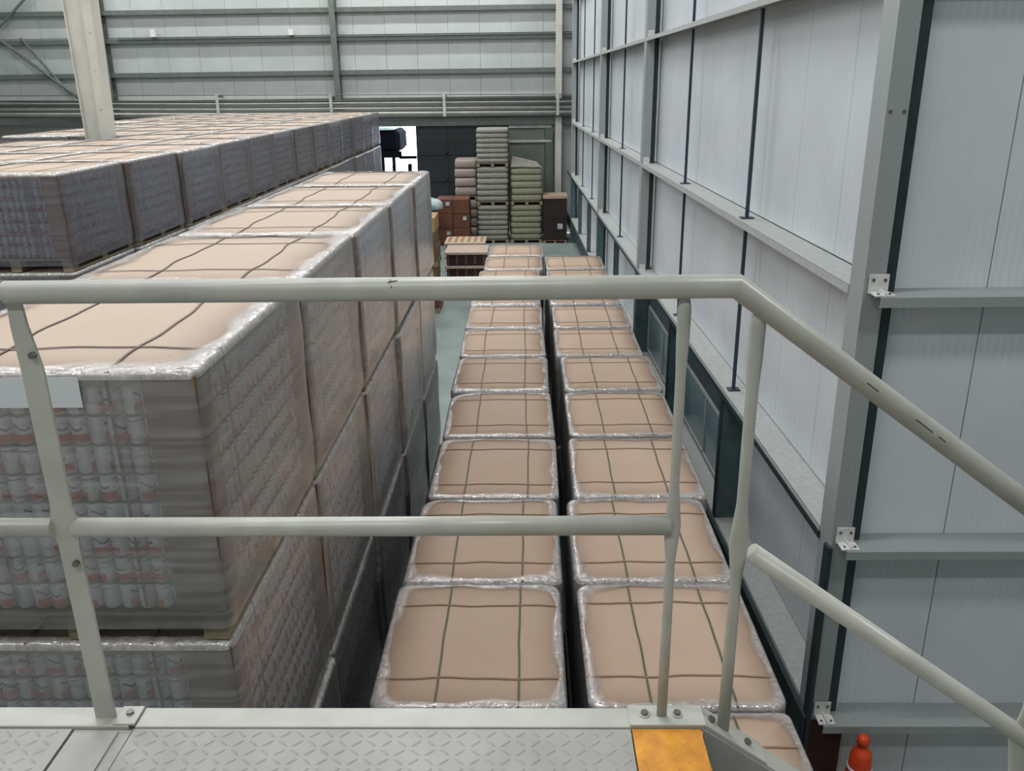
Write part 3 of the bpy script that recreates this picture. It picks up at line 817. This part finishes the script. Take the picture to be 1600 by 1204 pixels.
sack_pallet(-.02, 30.5, 0, 1.32, 6, 'sack_olive', 'olive bundle pallet at the bottom, right of the three-high grey stack')
sack_pallet(.0, 30.5, 1.32, 1.25, 5, 'sack_olive', 'olive bundle pallet with tilted pale top, on another olive pallet')
bm = bmesh.new(); vs = [bm.verts.new(p) for p in ((-.54, 30.0, 2.60), (.5, 30.0, 2.58), (.35, 31.0, 2.66), (-.5, 31.0, 2.72), (-.54, 30.0, 2.64), (.5, 30.0, 2.61), (.35, 31.0, 2.70), (-.5, 31.0, 2.90))]
for q in ((3, 2, 1, 0), (4, 5, 6, 7), (0, 1, 5, 4), (1, 2, 6, 5), (2, 3, 7, 6), (3, 0, 4, 7)): bm.faces.new([vs[i] for i in q])
tag(obj('paper_sheet', bm, 'sack_grey'), 'pale sheet draped over the upper olive bundle pallet', 'sheet')
sack_pallet(-2.15, 31.3, 0, 1.42, 4, 'sack_pink', 'pale bundle pallet at the bottom behind the brown boxes', w=.72)
sack_pallet(-2.15, 31.3, 1.42, 1.40, 4, 'sack_pink', 'pale bundle pallet left of the three-high grey stack, upper one', w=.72)

def carton_stack(name, label, x, y, nx, nz, cw, cd, ch, m, tape='strap_brown', base=.1, capm=None, lab2=None):
    t = thing(name, label, 'pallet', (x, y, 0))
    inst('pallet_base', pal_s, t, (cw * nx / 2, cd / 2, 0)).scale = (cw * nx / 1.1, cd / 1.02, .8)
    for i in range(nx):
        for k in range(nz):
            g = .006
            c = obj('carton', bx(i * cw + g, (i + 1) * cw - g, R.uniform(0, .03), cd, base + k * ch, base + (k + 1) * ch - g, .012), m, t)
            if (i + k) % 2 == 0: obj('carton_label', bx(i * cw + cw * .6, i * cw + cw * .82, -.005, .034, base + k * ch + ch * .55, base + k * ch + ch * .8), 'white_sheet', c)
    if capm: obj('cardboard_cap', bx(-.01, cw * nx + .01, -.02, cd, base + nz * ch, base + nz * ch + .09), capm, t)
    return t
carton_stack('carton_pallet', 'stack of reddish brown cartons with white labels, left of the grey bundles', -3.12, 29.6, 2, 3, .57, 1.0, .50, 'box_brown')
carton_stack('carton_pallet', 'dark brown carton pallet with tan cap in the far corner by the right wall', .57, 29.9, 1, 2, .82, 1.0, .72, 'box_dark', capm='card_top')
carton_stack('carton_pallet', 'low pinkish carton pile behind the tan load', -4.3, 28.4, 2, 3, .58, 1.0, .42, 'sack_pink')
# white bag on the cartons
bm = bmesh.new()
bmesh.ops.create_icosphere(bm, subdivisions=3, radius=1)
for v in bm.verts:
    p = v.co; k = 1 + .10 * math.sin(5 * p.x + 3 * p.z) + .06 * math.sin(9 * p.y + 4 * p.x)
    v.co = Vector((p.x * .48 * k, p.y * .4 * k, max(-.12, p.z * .25 * k) + .12))
for f in bm.faces: f.smooth = True
wbag = obj('plastic_bag', bm, 'white_sheet', loc=(-3.25, 28.95, 1.37)); tag(wbag, 'crumpled white plastic bag lying on the carton pile by the dark door', 'bag')
# wrapped brown loads beyond the near stack
def brown_load(z, H, m, m2, label):
    t = thing('carton_pallet', label, 'pallet', (-2.75, 20.3, z), 0, 'brown loads behind the near can stack')
    inst('pallet_base', pal_s, t, (0, .5, 0)).scale = (1.1, 1, 1)
    nz = 3; ch = (H - .13) / nz
    for k in range(nz):
        for i in range(2):
            x0 = -.58 + i * .58 + (.04 if k == 2 and i else 0)
            obj('carton', bx(x0 + .004, x0 + .576 - (.03 * k), .0 + .03 * ((k + i) % 2), 1.0, .125 + k * ch, .125 + (k + 1) * ch - .006, .01), m if k < 2 else m2, t)
    return t
brown_load(0, 1.15, 'box_brown', 'box_olive', 'dark brown carton load on the floor beyond the near can stack')
brown_load(1.15, 1.18, 'box_olive', 'box_tan', 'tan and olive carton load standing on the dark brown one')
# low dark crates with cardboard lids
def lid_stack(x, y, w, d, tiers, label, slots=False):
    t = thing('crate_stack', label, 'crates', (x, y, 0), 0, 'low lidded stacks left of the aisle rows')
    z = .0
    for k in range(tiers):
        c = obj('crate', bx(-w / 2 + .05, w / 2 - .05, .05, d - .05, z + .02, z + .30, .01), 'box_dark', t)
        for i in range(5): obj('slat', bx(-w / 2 + .07 + i * (w - .2) / 4, -w / 2 + .12 + i * (w - .2) / 4, .035, .05, z + .03, z + .29), 'box_brown', c)
        obj('cardboard_lid', bx(-w / 2, w / 2, 0, d, z + .30, z + .37, .01), 'card_pale', t)
        z += .37
    if slots:
        for i in range(6):
            for j in range(3): obj('slot_tray', bx(-w / 2 + .08 + i * w / 6.3, -w / 2 + .16 + i * w / 6.3, .2 + j * .3, .38 + j * .3, z, z + .02), 'box_tan', t)
lid_stack(-1.62, 22.4, 1.15, 1.1, 3, 'dark crates with pale cardboard lids beside the left aisle row')
lid_stack(-1.75, 23.8, 1.15, 1.1, 3, 'dark crates topped with a slotted tan tray, behind the front crates', True)

# ------------------------------------------------------------------ traffic cone below the stair-side wall
cz = thing('traffic_cone', 'orange traffic cone with knob top and white band, standing by the corner column', 'cone', (2.385, 4.95, 0))
obj('cone_body', lathe([(.19, .03), (.17, .05), (.115, .35), (.082, .60), (.072, .72), (.055, .755), (.034, .775), (.030, .80), (.043, .81), (.045, .85), (.03, .875), (.01, .88)], 24), 'cone_orange', cz, smooth=True)
obj('reflective_band', lathe([(.0915, .585), (.0875, .615)], 24), 'cone_band', cz, smooth=True)
obj('cone_base', bx(-.2, .2, -.2, .2, 0, .032, .01), 'cone_orange', cz)
